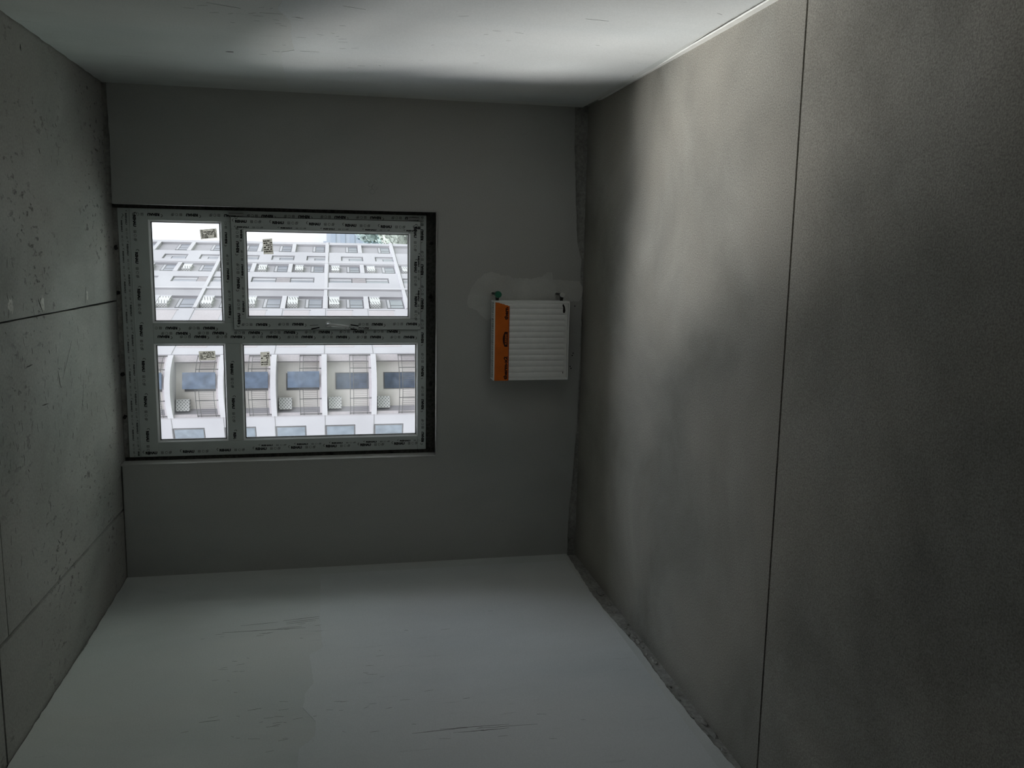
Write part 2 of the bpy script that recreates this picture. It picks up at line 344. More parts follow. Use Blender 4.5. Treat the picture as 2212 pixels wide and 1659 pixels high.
for cy_, cz_, n, sy, sz_ in ((-1.25, 1.95, 10, .09, .05), (-1.68, 1.75, 16, .12, .16), (-.85, 1.9, 10, .05, .2), (-1.15, 1.2, 10, .3, .3), (-1.75, 1.45, 12, .15, .2), (-1.9, .75, 10, .05, .25), (-2.0, 1.9, 10, .15, .25)):
    for _ in range(n):
        y, z = random.gauss(cy_, sy), random.gauss(cz_, sz_); segs.append(((y, z), (y + random.uniform(-.01, .01), z - random.uniform(.01, .05)), random.uniform(.3, .8)))
scratches(segs, lambda q: Vector((.0013 if q.y < 1.6 else .0002, q.x, q.y)), wl, m_scr)
segs = [((-1.051, 1.641), (-1.052, 1.542), 1.2), ((-1.643, 1.747), (-1.644, 1.648), 1), ((-1.73, 1.921), (-1.683, 1.808), 1), ((-1.817, 1.447), (-1.79, 1.365), 1), ((-1.88, .569), (-1.872, .477), 1), ((-2.074, .137), (-2.062, .113), 1.3)]
for cy_, cz_, n, sy, sz_ in ((-1.6, 1.8, 16, .08, .2), (-1.0, 1.3, 8, .15, .3), (-1.5, .8, 8, .15, .25), (-1.35, 1.5, 10, .1, .1)):
    for _ in range(n):
        y, z = random.gauss(cy_, sy), random.gauss(cz_, sz_); segs.append(((y, z), (y + random.uniform(-.015, .015), z - random.uniform(.01, .04)), random.uniform(.4, .9)))
scratches(segs, lambda q: Vector((WX - (.0011 if q.y < 1.64 else .0002), q.x, q.y)), wr, m_scr)
CS = [((1.351, -.995), (1.269, -.972), 2.0), ((1.462, -.767), (1.301, -.939), .7), ((1.253, -.612), (1.099, -.675), 1), ((1.415, -1.392), (1.418, -1.311), 1.8), ((1.486, -1.309), (1.46, -1.303), 2), ((1.456, -1.101), (1.435, -1.093), 2), ((1.361, -.987), (1.349, -.976), 2),
      ((1.234, -1.234), (1.228, -1.146), 1.6), ((2.687, -1.206), (2.662, -1.201), 3), ((2.302, -1.064), (2.281, -1.051), 3.2), ((2.438, -.824), (2.422, -.801), 1.5), ((1.012, -1.444), (.999, -1.431), 2.5), ((.62, -1.141), (.59, -1.115), 1.5), ((1.68, -1.192), (1.619, -1.147), 1.5),
      ((1.698, -.489), (1.62, -.514), 1.3), ((1.212, -1.093), (1.191, -1.091), 2.2), ((1.054, -.275), (.969, -.226), .8), ((2.136, -.292), (2.102, -.264), 1.3)]
for cx_, cy_, n, sx_, sy in ((1.25, -1.0, 90, .22, .32), (1.1, -.6, 30, .2, .15), (.55, -.9, 10, .1, .4), (.25, -.8, 16, .1, .4), (2.3, -.8, 16, .25, .4), (1.3, -1.6, 50, .3, .15)):
    for _ in range(n):
        x, y = random.gauss(cx_, sx_), random.gauss(cy_, sy); CS.append(((x, y), (x - random.uniform(.008, .04), y + random.uniform(-.012, .012)), random.uniform(.3, .95)))
scratches([c for c in CS if c[0][1] < 0 and .03 < c[0][0] < 2.72], lambda q: Vector((q.x, q.y, H - .0008)), ce, m_scr2, .0015)
m_lime = masonry('lime bloom', (.50, .50, .47), (.72, .72, .68), (.6, .59, .55), (2, 1, 1), 12, 90, .2, .2, 0, .3)
for cx_, cy_, rx_, ry_ in ((1.655, -.47, .035, .012), (1.655, -1.14, .04, .022), (1.67, -1.5, .035, .03)):
    P_ = [Vector((cx_ + rx_ * math.cos(t) * random.uniform(.5, 1.2), cy_ + ry_ * math.sin(t) * random.uniform(.5, 1.3), H - .0004)) for t in [k * math.pi / 9 for k in range(18)]]
    MB().prism(P_, (0, 0, .0006)).build('lime_bloom', m_lime, ce, tri=True)
# small drill holes and marks
def pit(name, c, ax, r, parent, stretch=1):
    b_ = MB(); u = [Vector((0, 1, 0)), Vector((1, 0, 0))][ax == 1]; w_ = Vector((0, 0, 1)); nrm = Vector((1, 0, 0)) if ax == 0 else Vector((0, 1, 0))
    P_ = [Vector(c) + u * r * math.cos(t) * random.uniform(.8, 1.1) + w_ * r * stretch * math.sin(t) * random.uniform(.8, 1.1) for t in [k * math.pi / 5 for k in range(10)]]
    b_.prism([p - nrm * .0006 for p in P_], nrm * .0012); return b_.build(name, m_hole, parent)
pit('drill_hole', (WX, -.941, 1.931), 0, .006, wr, 3.2)
pit('drill_hole', (0, -1.07, 1.162), 0, .006, wl)
for y, z in ((-1.2, .075), (-1.35, .085), (-1.62, .075), (-.95, .06)): pit('drill_hole', (WX, y, z), 0, .004, wr)
for x, z in ((1.585, .052), (1.295, .055), (1.28, .06), (1.212, .072), (1.2, .066)): pit('drill_hole', (x, 0, z), 1, .004, wb)
pen = MB()
for cx, cz, r in ((2.235, 1.275, .014), (2.26, 1.262, .016), (2.272, 1.285, .012)):
    pen.tube([(cx + r * math.cos(t), -.0003, cz + r * math.sin(t)) for t in [k * .5 for k in range(11)]], .0006, 4)
pen.build('pencil_scribble', mat('pencil', (.2, .2, .2), .8), wb)

# ---------------------------------------------------------------- window
win = empty('window_1', (1.4, .1, .9)); tag(win, kind='structure')
FY = .100                                    # room face of the frame
fx0, fx1, fz0, fz1 = .690, 2.112, .954, 2.672
mx0, mx1 = 1.352, 1.472                      # mullion
tz0, tz1 = 2.034, 2.122                      # transom
fr = MB()
def bar(x0, x1, z0, z1, y0=FY, y1=.172, m=m_film, name='frame_bar', par=win, bev=.003): return MB().box(x0, x1, y0, y1, z0, z1).build(name, m, par, bev)
f_top = bar(fx0, fx1, 2.512, fz1); f_bot = bar(fx0, fx1, fz0, 1.006); f_l = bar(fx0, .775, 1.006, 2.512); f_r = bar(2.050, fx1, 1.006, 2.512)
mul = bar(mx0, mx1, 1.006, 2.512, name='mullion'); tr1 = bar(.775, mx0, tz0, tz1, name='transom'); tr2 = bar(mx1, 2.050, tz0, tz1, name='transom')
bar(fx0 + .002, fx1 - .002, 2.604, 2.609, FY - .006, FY, m_film, 'extension_profile')
bar(fx0 - .02, fx1 + .014, OZ - .0, fz0, .118, .17, m_foam, 'sill_substrate', win, 0)
bar(OX0 + .002, fx0, OZ, 2.70, .115, .165, m_foam, 'foam_joint', win, 0); bar(fx1, OX1, OZ, 2.70, .115, .165, m_foam, 'foam_joint', win, 0)
bar(fx0, fx1, fz1, 2.70, .108, .165, m_base, 'foam_joint', win, 0)
# opening sash, standing proud of the frame
SY = .082
sx0, sx1, sz0, sz1 = 1.434, 2.076, .990, 2.068
gx0, gx1, gz0, gz1 = 1.500, 2.008, 1.052, 1.998
sash = MB()
for a in ((sx0, gx0, sz0, sz1), (gx1, sx1, sz0, sz1), (gx0, gx1, sz0, gz0), (gx0, gx1, gz1, sz1)): sash.box(a[0], a[1], SY, .16, a[2], a[3])
sash = sash.build('sash', m_film2, win, .0025)
gask = MB()
for a in ((sx0 - .003, sx0, sz0, sz1), (sx1, sx1 + .003, sz0, sz1), (sx0, sx1, sz0 - .003, sz0), (sx0, sx1, sz1, sz1 + .003)): gask.box(a[0], a[1], FY - .004, FY + .002, a[2], a[3])
gask.build('gasket', m_gasket, sash)
def pane(x0, x1, z0, z1, par, y=FY):
    w_ = .010
    b_ = MB()
    for q in (((x0, z0), (x1, z0), (x1 - w_, z0 + w_), (x0 + w_, z0 + w_)), ((x1, z0), (x1, z1), (x1 - w_, z1 - w_), (x1 - w_, z0 + w_)),
              ((x1, z1), (x0, z1), (x0 + w_, z1 - w_), (x1 - w_, z1 - w_)), ((x0, z1), (x0, z0), (x0 + w_, z0 + w_), (x0 + w_, z1 - w_))):
        (ax, az), (bx_, bz), (cx, cz), (dx, dz) = q
        b_.hexa([(ax, y + .0005, az), (bx_, y + .0005, bz), (cx, y + .014, cz), (dx, y + .014, dz), (ax, y + .034, az), (bx_, y + .034, bz), (cx, y + .034, cz), (dx, y + .034, dz)])
    b_.build('glazing_bead', m_bead, par)
    g = MB(); w2 = .0035; y0 = y + .014
    for a in ((x0 + w_, x0 + w_ + w2, z0 + w_, z1 - w_), (x1 - w_ - w2, x1 - w_, z0 + w_, z1 - w_), (x0 + w_, x1 - w_, z0 + w_, z0 + w_ + w2), (x0 + w_, x1 - w_, z1 - w_ - w2, z1 - w_)): g.box(a[0], a[1], y0, y + .03, a[2], a[3])
    g.build('gasket', m_gasket, par)
    MB().box(x0 + w_, x1 - w_, y + .020, y + .026, z0 + w_, z1 - w_).build('pane', m_glass, par)
e_ = .0085
pane(1.471, 2.050, tz1, 2.512, win); pane(.775, mx0, tz1, 2.512, win); pane(.775, mx0, 1.006, tz0, win); pane(gx0, gx1, gz0, gz1, sash, SY)
# hinges
for z0, z1 in ((1.999, 2.078), (.999, 1.066)):
    MB().cyl((2.091, .088, z0), (2.091, .088, z1), .0085, n=14).build('hinge', m_steel, sash, smooth=False)
# handle
hb = MB(); hb.cyl((1.467, SY, 1.535), (1.467, SY - .012, 1.535), .017, .015, 18)
ho = hb.build('handle', m_handle, sash, .001)
hv = MB().tube([(1.468, SY - .008, 1.536), (1.468, SY - .038, 1.536), (1.467, SY - .046, 1.530), (1.465, SY - .048, 1.51), (1.459, SY - .046, 1.45), (1.455, SY - .045, 1.415)], [.009, .009, .0095, .009, .0075, .006], 12)
hv = hv.build('handle', m_handle, sash, smooth=True)
tape = MB()
for (xa, za, xb, zb, w_) in ((1.437, 1.632, 1.448, 1.585, .009), (1.458, 1.640, 1.462, 1.592, .003), (1.462, 1.405, 1.457, 1.358, .009), (1.438, 1.405, 1.436, 1.368, .008)):
    d = Vector((xb - xa, 0, zb - za)).normalized(); u = Vector((-d.z, 0, d.x)) * w_ * .5; a = Vector((xa, SY - .0004, za)); b2 = Vector((xb, SY - .0004, zb))
    tape.prism([a + u, a - u * .7, b2 - u, b2 + u * .5], (0, .0006, 0))
tape.build('torn_tape', m_print, sash)

# printed film: one print is swoosh + word + three care marks, repeated along each bar
def text_mesh(s, size, bold=0.0):
    cu = bpy.data.curves.new('txt', 'FONT'); cu.body = s; cu.size = size; cu.offset = bold; cu.resolution_u = 2; cu.extrude = 0; cu.fill_mode = 'FRONT'
    o = bpy.data.objects.new('txt', cu); COL.objects.link(o)
    dg = bpy.context.evaluated_depsgraph_get(); dg.update()
    me = o.evaluated_get(dg).to_mesh(); vs_ = [v.co.copy() for v in me.vertices]; fs_ = [list(p.vertices) for p in me.polygons]
    o.evaluated_get(dg).to_mesh_clear(); bpy.data.objects.remove(o, do_unlink=True); bpy.data.curves.remove(cu)
    x0 = min(v.x for v in vs_); x1 = max(v.x for v in vs_); y0 = min(v.y for v in vs_)
    return [Vector((v.x - x0, v.y - y0)) for v in vs_], fs_, x1 - x0, max(v.y for v in vs_) - y0
TV, TF, TW, TH = text_mesh('REHAU', .02, .0014)
TV = [Vector((v.x * .064 / TW, v.y * .0165 / TH)) for v in TV]
unitV, unitF = [], []
def addu(vs_, fs_, dx, dy):
    b = len(unitV); unitV.extend([Vector((v.x + dx, v.y + dy)) for v in vs_]); unitF.extend([[i + b for i in f] for f in fs_])
addu(TV, TF, .016, 0)
def arc(cx, cy, r, w_, a0, a1, n=8):
    vs_ = []; fs_ = []
    for i in range(n + 1):
        t = a0 + (a1 - a0) * i / n; k = w_ * math.sin(math.pi * min(1, max(.15, i / n)))* .5 + w_ * .5
        vs_ += [Vector((cx + (r - k) * math.cos(t), cy + (r - k) * math.sin(t))), Vector((cx + r * math.cos(t), cy + r * math.sin(t)))]
    for i in range(n): fs_.append([2 * i, 2 * i + 1, 2 * i + 3, 2 * i + 2])
    addu(vs_, fs_, 0, 0)
arc(.008, .014, .008, .003, 1.2, 4.8)
def ring(x, y, w_, h_, t):
    vs_ = [Vector(p) for p in ((x, y), (x + w_, y), (x + w_, y + h_), (x, y + h_), (x + t, y + t), (x + w_ - t, y + t), (x + w_ - t, y + h_ - t), (x + t, y + h_ - t))]
    addu(vs_, [[0, 1, 5, 4], [1, 2, 6, 5], [2, 3, 7, 6], [3, 0, 4, 7]], 0, 0)
ring(.101, .001, .013, .014, .0018); ring(.104, .005, .007, .005, .0014)
arc(.130, .008, .0075, .0018, 0, 6.283, 12)
ring(.144, .001, .011, .011, .0018); ring(.149, .006, .010, .010, .0016)
def print_row(bm, r, up, start, length, plane_y, first=0.0, pitch=.205, drift=0.0, scale=1.0, lim=None, squash=1.0):
    r = Vector(r); up = Vector(up); p = Vector(start); s = first
    while s < length:
        base = p + r * s + up * drift * s
        pts_ = []; ok = True
        for v in unitV:
            q = base + r * v.x * scale + up * v.y * squash
            q.y = plane_y
            pts_.append(q)
        xs = [q.x for q in pts_]; zs = [q.z for q in pts_]
        for f in unitF:
            F_ = [pts_[i] for i in f]
            if lim and not all(lim[0] <= q.x <= lim[1] and lim[2] <= q.z <= lim[3] for q in F_): continue
            bm.faces.new([bm.verts.new(q) for q in F_])
        s += pitch
def prints(rows, parent, name='film_print', m=m_print):
    b_ = MB()
    for kw in rows: print_row(b_.bm, **kw)
    me = bpy.data.meshes.new(name); b_.bm.to_mesh(me); b_.bm.free(); me.materials.append(m)
    o = bpy.data.objects.new(name, me); COL.objects.link(o); o.parent = parent
    o.matrix_parent_inverse = Matrix.Translation(-parent.location); return o
X, Z = (1, 0, 0), (0, 0, 1); NX, NZ = (-1, 0, 0), (0, 0, -1)
py = FY - .0005
prints([dict(r=NX, up=NZ, start=(2.09, 0, 2.592), length=1.35, plane_y=py, lim=(.695, 2.108, 2.515, 2.602), drift=.012)], f_top)
prints([dict(r=NX, up=NZ, start=(2.10, 0, 2.632), length=1.4, plane_y=py, lim=(.695, 2.108, 2.612, 2.668), pitch=.17, squash=.55, drift=.004),
        dict(r=NX, up=NZ, start=(2.06, 0, 2.656), length=1.4, plane_y=py, lim=(.695, 2.108, 2.612, 2.668), pitch=.17, squash=.5, drift=.004)], f_top, 'faded_print', m_print2)
prints([dict(r=Z, up=NX, start=(2.102, 0, .97), length=1.7, plane_y=py, lim=(2.053, 2.109, .96, 2.66), first=.03, drift=.010)], f_r)
prints([dict(r=NZ, up=X, start=(.705, 0, 2.60), length=1.64, plane_y=py, lim=(.693, .772, .96, 2.66), drift=.012),
        dict(r=NZ, up=X, start=(.735, 0, 2.03), length=1.0, plane_y=py, lim=(.693, .772, .96, 2.66), first=.08, drift=.008, squash=.6)], f_l)
prints([dict(r=Z, up=NX, start=(1.395, 0, 1.01), length=1.5, plane_y=py, lim=(1.354, 1.431, 1.008, 2.51), drift=-.004, pitch=.2),
        dict(r=Z, up=NX, start=(1.430, 0, 1.01), length=1.5, plane_y=py, lim=(1.354, 1.431, 1.008, 2.51), first=.1, drift=.008, pitch=.2),
        dict(r=Z, up=NX, start=(1.45, 0, 2.14), length=.37, plane_y=py, lim=(1.354, 1.469, 2.08, 2.51), first=.02)], mul)
prints([dict(r=X, up=Z, start=(1.50, 0, 2.083), length=.56, plane_y=py, lim=(1.48, 2.05, 2.074, 2.12), first=.0, drift=.02, squash=.8)], tr2)
prints([dict(r=NX, up=NZ, start=(1.33, 0, 2.098), length=.5, plane_y=py, lim=(.78, 1.35, 2.04, 2.12), first=.08, drift=.01)], tr1)
prints([dict(r=X, up=Z, start=(.72, 0, .966), length=1.3, plane_y=py, lim=(.693, 2.108, .956, .9885), drift=.004)], f_bot)
py = SY - .0005
SL = (sx0 + .002, sx1 - .002, sz0 + .002, sz1 - .002)
prints([dict(r=NZ, up=X, start=(2.044, 0, 2.06), length=1.05, plane_y=py, lim=SL, drift=-.014),
        dict(r=NZ, up=X, start=(2.016, 0, 2.05), length=1.0, plane_y=py, lim=(2.012, *SL[1:]), first=.0, drift=.0, squash=.5, pitch=.24),
        dict(r=X, up=Z, start=(1.45, 0, 2.030), length=.62, plane_y=py, lim=SL, drift=-.01),
        dict(r=X, up=Z, start=(1.50, 0, 2.006), length=.5, plane_y=py, lim=(sx0, gx1, gz1 + .002, sz1), first=.02, squash=.7, pitch=.21),
        dict(r=NX, up=NZ, start=(2.06, 0, 1.030), length=.56, plane_y=py, lim=(1.45, 2.06, sz0, gz0 - .002), first=.0, drift=.01),
        dict(r=NX, up=NZ, start=(1.99, 0, 1.006), length=.5, plane_y=py, lim=(1.45, 2.06, sz0, gz0 - .002), first=.1, squash=.6),
        dict(r=Z, up=NX, start=(1.476, 0, .995), length=.28, plane_y=py, lim=SL, drift=.01),
        dict(r=Z, up=NX, start=(1.474, 0, 1.66), length=.36, plane_y=py, lim=SL, drift=.01),
        dict(r=Z, up=NX, start=(1.448, 0, 1.28), length=.06, plane_y=py, lim=SL)], sash)
# fixing lugs round the frame
for x, y, z in ((1.892, .104, 2.688), (1.642, .104, 2.688), (1.177, .104, 2.688), (.929, .104, 2.688), (.676, .106, 1.87), (.676, .106, 1.527), (.676, .106, 1.164), (1.634, .10, .925), (1.1, .10, .925), (2.123, .106, 1.5), (2.123, .106, 2.2), (1.95, .10, .925)):
    b_ = MB(); bmesh.ops.create_icosphere(b_.bm, subdivisions=2, radius=.011)
    for v in b_.bm.verts: v.co = Vector((v.co.x * 1.1, v.co.y * .8, v.co.z * .9)) * random.uniform(.7, 1.35) + Vector((x, y, z))
    b_.build('foam_blob', m_gasket, win)

# stickers on the glass
def sticker(pts, y, label):
    P_ = [Vector((x, y, z)) for x, z in pts]
    o = MB().prism(P_, (0, .0004, 0)).build('glass_sticker', m_paper)
    tag(o, label, 'sticker', 'paper stickers on the window panes')
    a, b, c, d = P_; ink = MB()
    ex = (b - a); ez = (d - a); lx, lz = ex.length, ez.length
    long_x = True
    rows = 6
    for i in range(rows):
        t0 = .10 + i * .14; s0 = .08; 
        while s0 < .9:
            w_ = random.uniform(.06, .28)
            if random.random() < .8:
                s1 = min(.93, s0 + w_)
                q = [a + ex * s0 + ez * t0, a + ex * s1 + ez * t0, a + ex * s1 + ez * (t0 + .085), a + ex * s0 + ez * (t0 + .085)]
                ink.quad([p + Vector((0, -.0003, 0)) for p in q])
            s0 += w_ + .04
    ink.build('sticker_print', m_inkp, o)
sticker([(2.001, 2.243), (2.011, 2.151), (1.957, 2.147), (1.947, 2.237)], .1190, 'small grey paper sticker on the upper pane nearest the right wall')
sticker([(1.305, 2.273), (1.307, 2.182), (1.253, 2.179), (1.251, 2.272)], .1190, 'small grey paper sticker on the upper pane nearest the left wall')
sticker([(1.954, 1.898), (1.960, 1.844), (1.870, 1.838), (1.869, 1.893)], .1010, 'small grey paper sticker on the opening sash with the handle')
sticker([(1.298, 1.928), (1.301, 1.876), (1.216, 1.872), (1.211, 1.928)], .1190, 'small grey paper sticker on the tall fixed lower pane')

# ---------------------------------------------------------------- radiator
rx0, rx1, rz0, rz1, ryf, ryb = 1.148, 1.622, .118, .577, -.122, -.028
rad = empty('radiator', (1.385, 0, rz0)); tag(rad, 'white ribbed panel radiator under the window with an orange card strip', 'radiator')
# ribbed front panel: pressed vertical flutes
fp = MB(); nx = 13 * 10; cols = []
for i in range(nx + 1):
    t = i / nx; x = rx0 + .012 + t * (rx1 - rx0 - .024)
    k = (t * 13) % 1.0
    d = -.007 * (math.sin(math.pi * k) ** .55)
    col_ = []
    for z, f_ in ((rz0 + .008, 0), (rz0 + .024, 0), (rz0 + .036, 1), (rz1 - .040, 1), (rz1 - .030, 0), (rz1 - .012, 0)):
        col_.append(fp.bm.verts.new((x, ryf + .006 + d * f_, z)))
    cols.append(col_)
for a, b in zip(cols, cols[1:]):
    for j in range(5): fp.bm.faces.new((a[j], b[j], b[j + 1], a[j + 1]))
ext = bmesh.ops.extrude_face_region(fp.bm, geom=fp.bm.faces[:])
for v in ext['geom']:
    if isinstance(v, bmesh.types.BMVert): v.co.y = ryf + .014
fo = fp.build('front_panel', m_rad, rad, smooth=True)
MB().box(rx0 + .012, rx1 - .012, ryb - .012, ryb, rz0 + .01, rz1 - .014).build('back_panel', m_rad2, rad, .002)
for xa, xb in ((rx0, rx0 + .009), (rx1 - .009, rx1)):
    MB().box(xa, xb, ryf + .001, ryb, rz0, rz1).build('side_cover', m_rad2, rad, .0015)
lip = MB()
for xa, xb, za, zb in ((rx0 + .009, rx0 + .013, rz0, rz1), (rx1 - .013, rx1 - .009, rz0, rz1), (rx0 + .009, rx1 - .009, rz0, rz0 + .006)): lip.box(xa, xb, ryf, ryf + .016, za, zb)
lip.build('panel_rim', m_rad2, rad, .001)
tg = MB(); tg.box(rx0, rx1, ryf, ryf + .012, rz1 - .010, rz1); tg.box(rx0, rx1, ryb - .008, ryb, rz1 - .010, rz1)
for i in range(34):
    x = rx0 + .006 + i * (rx1 - rx0 - .016) / 33; tg.box(x, x + .0045, ryf + .012, ryb - .008, rz1 - .008, rz1 - .001)
tg.build('top_grille', m_rad2, rad)
cv = MB()                                     # folded convector fins between the panels
for i in range(26):
    x = rx0 + .02 + i * .017; cv.box(x, x + .001, ryf + .016, ryb - .014, rz0 + .03, rz1 - .03); cv.box(x, x + .009, ryf + .016 if i % 2 else ryb - .016, ryf + .018 if i % 2 else ryb - .014, rz0 + .03, rz1 - .03)
cv.build('convector_fins', m_steel, rad)
for x in (rx0 + .07, rx1 - .07): MB().box(x - .012, x + .012, ryb, -.0005, rz0 + .06, rz1 - .08).build('wall_bracket', m_steel, rad)
# orange card strip, torn at its right end
cy = ryf - .0030
card = [(rx0 - .001, rz1 - .007), (rx0 - .001, .486), (1.30, .485), (1.45, .485), (1.592, .485), (1.590, .490), (1.596, .497), (1.596, .504), (1.598, .512), (1.603, .519), (1.602, .526), (1.606, .533), (1.607, .542), (1.611, .549), (1.611, .557), (1.613, rz1 - .007)]
co = MB().prism([(x, cy, z) for x, z in card], (0, .0015, 0)).build('card_strip', m_orange, rad, tri=True)
MB().prism([(rx0 - .001, cy - .0003, .485), (1.592, cy - .0003, .485), (1.592, cy - .0003, .4885), (rx0 - .001, cy - .0003, .4885)], (0, .0003, 0)).build('card_edge', m_red, co)
def flat_text(s, x, z, w_, h_, y, m, par, name='lettering', clip=None, bold=.0011):
    tv, tf, tw, th = text_mesh(s, .02, bold)
    b_ = MB()
    for f in tf:
        q = [Vector((x + tv[i].x * w_ / tw, y, z + tv[i].y * h_ / th)) for i in f]
        if clip and max(p.x for p in q) > clip: continue
        b_.bm.faces.new([b_.bm.verts.new(p) for p in q])
    me = bpy.data.meshes.new(name); b_.bm.to_mesh(me); b_.bm.free(); me.materials.append(m)
    o = bpy.data.objects.new(name, me); COL.objects.link(o); o.parent = par
    o.matrix_parent_inverse = (par.matrix_parent_inverse @ Matrix.Identity(4)).inverted() if False else Matrix.Identity(4)
    return o
ty = cy - .0007
for xs, cl in ((1.153, None), (1.510, 1.5895)):
    o = flat_text('therm-x2', xs, .492, (.140 if cl is None else .128), .024, ty, m_ink, co, clip=cl)
# emblem: dark dome badge with the maker's name cut out in orange
dome = [Vector((1.350 + .089 * i / 16, ty + .0002, .497 + .026 * math.sin(math.pi * (.12 + .76 * i / 16)) ** .6)) for i in range(17)] + [Vector((1.439, ty + .0002, .493)), Vector((1.350, ty + .0002, .493))]
MB().prism(dome, (0, .0003, 0)).build('emblem', m_ink, co, tri=True)
flat_text('KERMI', 1.364, .4985, .062, .0120, ty - .0003, m_orange, co, bold=.0003)
# torn hole in the shrink film and a small slit
th_ = [(1.606, .161), (1.600, .155), (1.592, .150), (1.580, .147), (1.566, .145), (1.556, .147), (1.551, .150), (1.552, .157), (1.562, .160), (1.574, .159), (1.585, .159), (1.596, .163)]
MB().prism([(x, ryf - .0035, z) for x, z in th_], (0, .001, 0)).build('film_tear', m_hole, rad, tri=True)
MB().prism([(1.198, ryf - .0035, .149), (1.187, ryf - .0035, .149), (1.187, ryf - .0035, .152), (1.198, ryf - .0035, .1525)], (0, .001, 0)).build('film_tear', m_hole, rad)
# valves on the right end
for zc, top_ in ((.551, True), (.158, False)):
    vb = MB(); yv = -.075
    vb.cyl((rx1 - .002, yv, zc), (rx1 + .012, yv, zc), .011, n=6)
    vb.cyl((rx1 + .010, yv, zc), (rx1 + .040, yv, zc), .0115, n=14)
    vb.cyl((rx1 + .034, yv + .014, zc), (rx1 + .034, yv - .020, zc), .0135, n=14)
    if not top_: vb.cyl((rx1 + .034, yv, zc), (rx1 + .034, yv + .012, zc), .013, n=6)
    v_ = vb.build('valve', m_brass, rad)
    c_ = MB()
    if top_: c_.cyl((rx1 + .036, yv - .018, zc), (rx1 + .036, yv - .046, zc), .0205, .0185, 24); c_.build('valve_cap', m_green, v_, .0015)
    else: c_.cyl((rx1 + .036, yv - .018, zc), (rx1 + .036, yv - .034, zc), .0150, .0135, 20); c_.build('valve_cap', m_wcap, v_, .001)
    MB().tube([(rx1 + .036, yv, zc), (rx1 + .037, yv + .02, zc + .006), (rx1 + .038, -.03, zc + .014), (rx1 + .038, .002, zc + .016)], .0075, 12).build('pipe', m_brass, v_, smooth=True)
    MB().cyl((rx1 + .038, -.008, zc + .016), (rx1 + .038, -.0005, zc + .016), .014, n=18).build('wall_rosette', m_wcap, v_)

# ---------------------------------------------------------------- outside: curved apartment building across the street
m_white = mat('white render', (0.280, 0.270, 0.286), .9, noise=(.3, .03))
m_slab = mat('white slab edge', (0.309, 0.298, 0.312), .9, noise=(.5, .02))
m_beige = mat('warm balcony wall', (0.470, 0.443, 0.419), .9, noise=(1.5, .04))
m_recess_shade = mat('shade toned recess', (0.213, 0.204, 0.217), .9, noise=(1.0, .03))  # white render darkened, recess shade put into the colour
m_pink = mat('pale pink panel', (0.280, 0.256, 0.264), .9)
m_win = mat('far window glass', (0.112, 0.119, 0.140), .35, .5, noise=(1.2, .12))
m_wfr = mat('far window frame', (0.082, 0.082, 0.085), .7)
m_wwh = mat('far white casement', (0.261, 0.254, 0.270), .7)
m_blue = mat('blue protective sheet', (0.049, 0.066, 0.098), .5, .4, noise=(2.2, .35))
m_blue2 = mat('pale blue protective sheet', (0.131, 0.149, 0.175), .5, .4, noise=(2.2, .2))
m_rail = mat('grey steel railing', (0.053, 0.052, 0.051), .6)
m_brown = mat('taupe infill panel', (0.177, 0.160, 0.167), .8, noise=(2, .1))
m_joint = mat('facade joint', (0.149, 0.144, 0.146), .9)
def grid_box_mat():                            # white air-conditioner basket with rows of small round holes
    m = mat('perforated white metal', (0.422, 0.422, 0.422), .6); t = m.node_tree
    b = t.nodes['Principled BSDF']; g = t.nodes.new('ShaderNodeNewGeometry'); mp = t.nodes.new('ShaderNodeMapping'); mp.inputs['Rotation'].default_value = (0, math.radians(45), .23); mp.inputs['Scale'].default_value = (7.5, 7.5, 7.5)
    fr_ = t.nodes.new('ShaderNodeVectorMath'); fr_.operation = 'FRACTION'; sb = t.nodes.new('ShaderNodeVectorMath'); sb.operation = 'SUBTRACT'; sb.inputs[1].default_value = (.5, .5, .5)
    mu = t.nodes.new('ShaderNodeVectorMath'); mu.operation = 'MULTIPLY'; mu.inputs[1].default_value = (1, 0, 1); ln = t.nodes.new('ShaderNodeVectorMath'); ln.operation = 'LENGTH'
    L = t.links.new; L(g.outputs['Position'], mp.inputs[0]); L(mp.outputs[0], fr_.inputs[0]); L(fr_.outputs[0], sb.inputs[0]); L(sb.outputs[0], mu.inputs[0]); L(mu.outputs[0], ln.inputs[0])
    r = t.nodes.new('ShaderNodeMapRange'); r.inputs['From Min'].default_value = .2; r.inputs['From Max'].default_value = .32; L(ln.outputs['Value'], r.inputs['Value'])
    mx = t.nodes.new('ShaderNodeMix'); mx.data_type = 'RGBA'; mx.inputs[6].default_value = (.10, .10, .104, 1); mx.inputs[7].default_value = (.36, .355, .35, 1); L(r.outputs[0], mx.inputs[0]); L(mx.outputs[2], b.inputs['Base Color'])
    return m
m_ac = grid_box_mat()
bld = empty('apartment_building', (-4.5, 49.2, -15.7))
tag(bld, 'long white apartment building with loggias and curved corner balconies across the street', 'building')
O2 = Vector((-4.5132, 49.2334)); D2 = Vector((.22129, .97521)); N2 = Vector((.97521, -.22129))
def PR(s, w_, z): q = O2 + D2 * s + N2 * w_; return Vector((q.x, q.y, z))
BA = Vector((-4.5508, 49.1544)); BT = Vector((-.97291, -.23118)); BE = Vector((.23118, -.97291)); BL = 3.806
def PB(s, w_, z): q = BA + BT * s + BE * w_; return Vector((q.x, q.y, z))
LB = Vector((-8.2536, 48.2745)); LD = Vector((-.91283, .40833)); LN = Vector((-.40833, -.91283))
def PL(s, w_, z): q = LB + LD * s + LN * w_; return Vector((q.x, q.y, z))
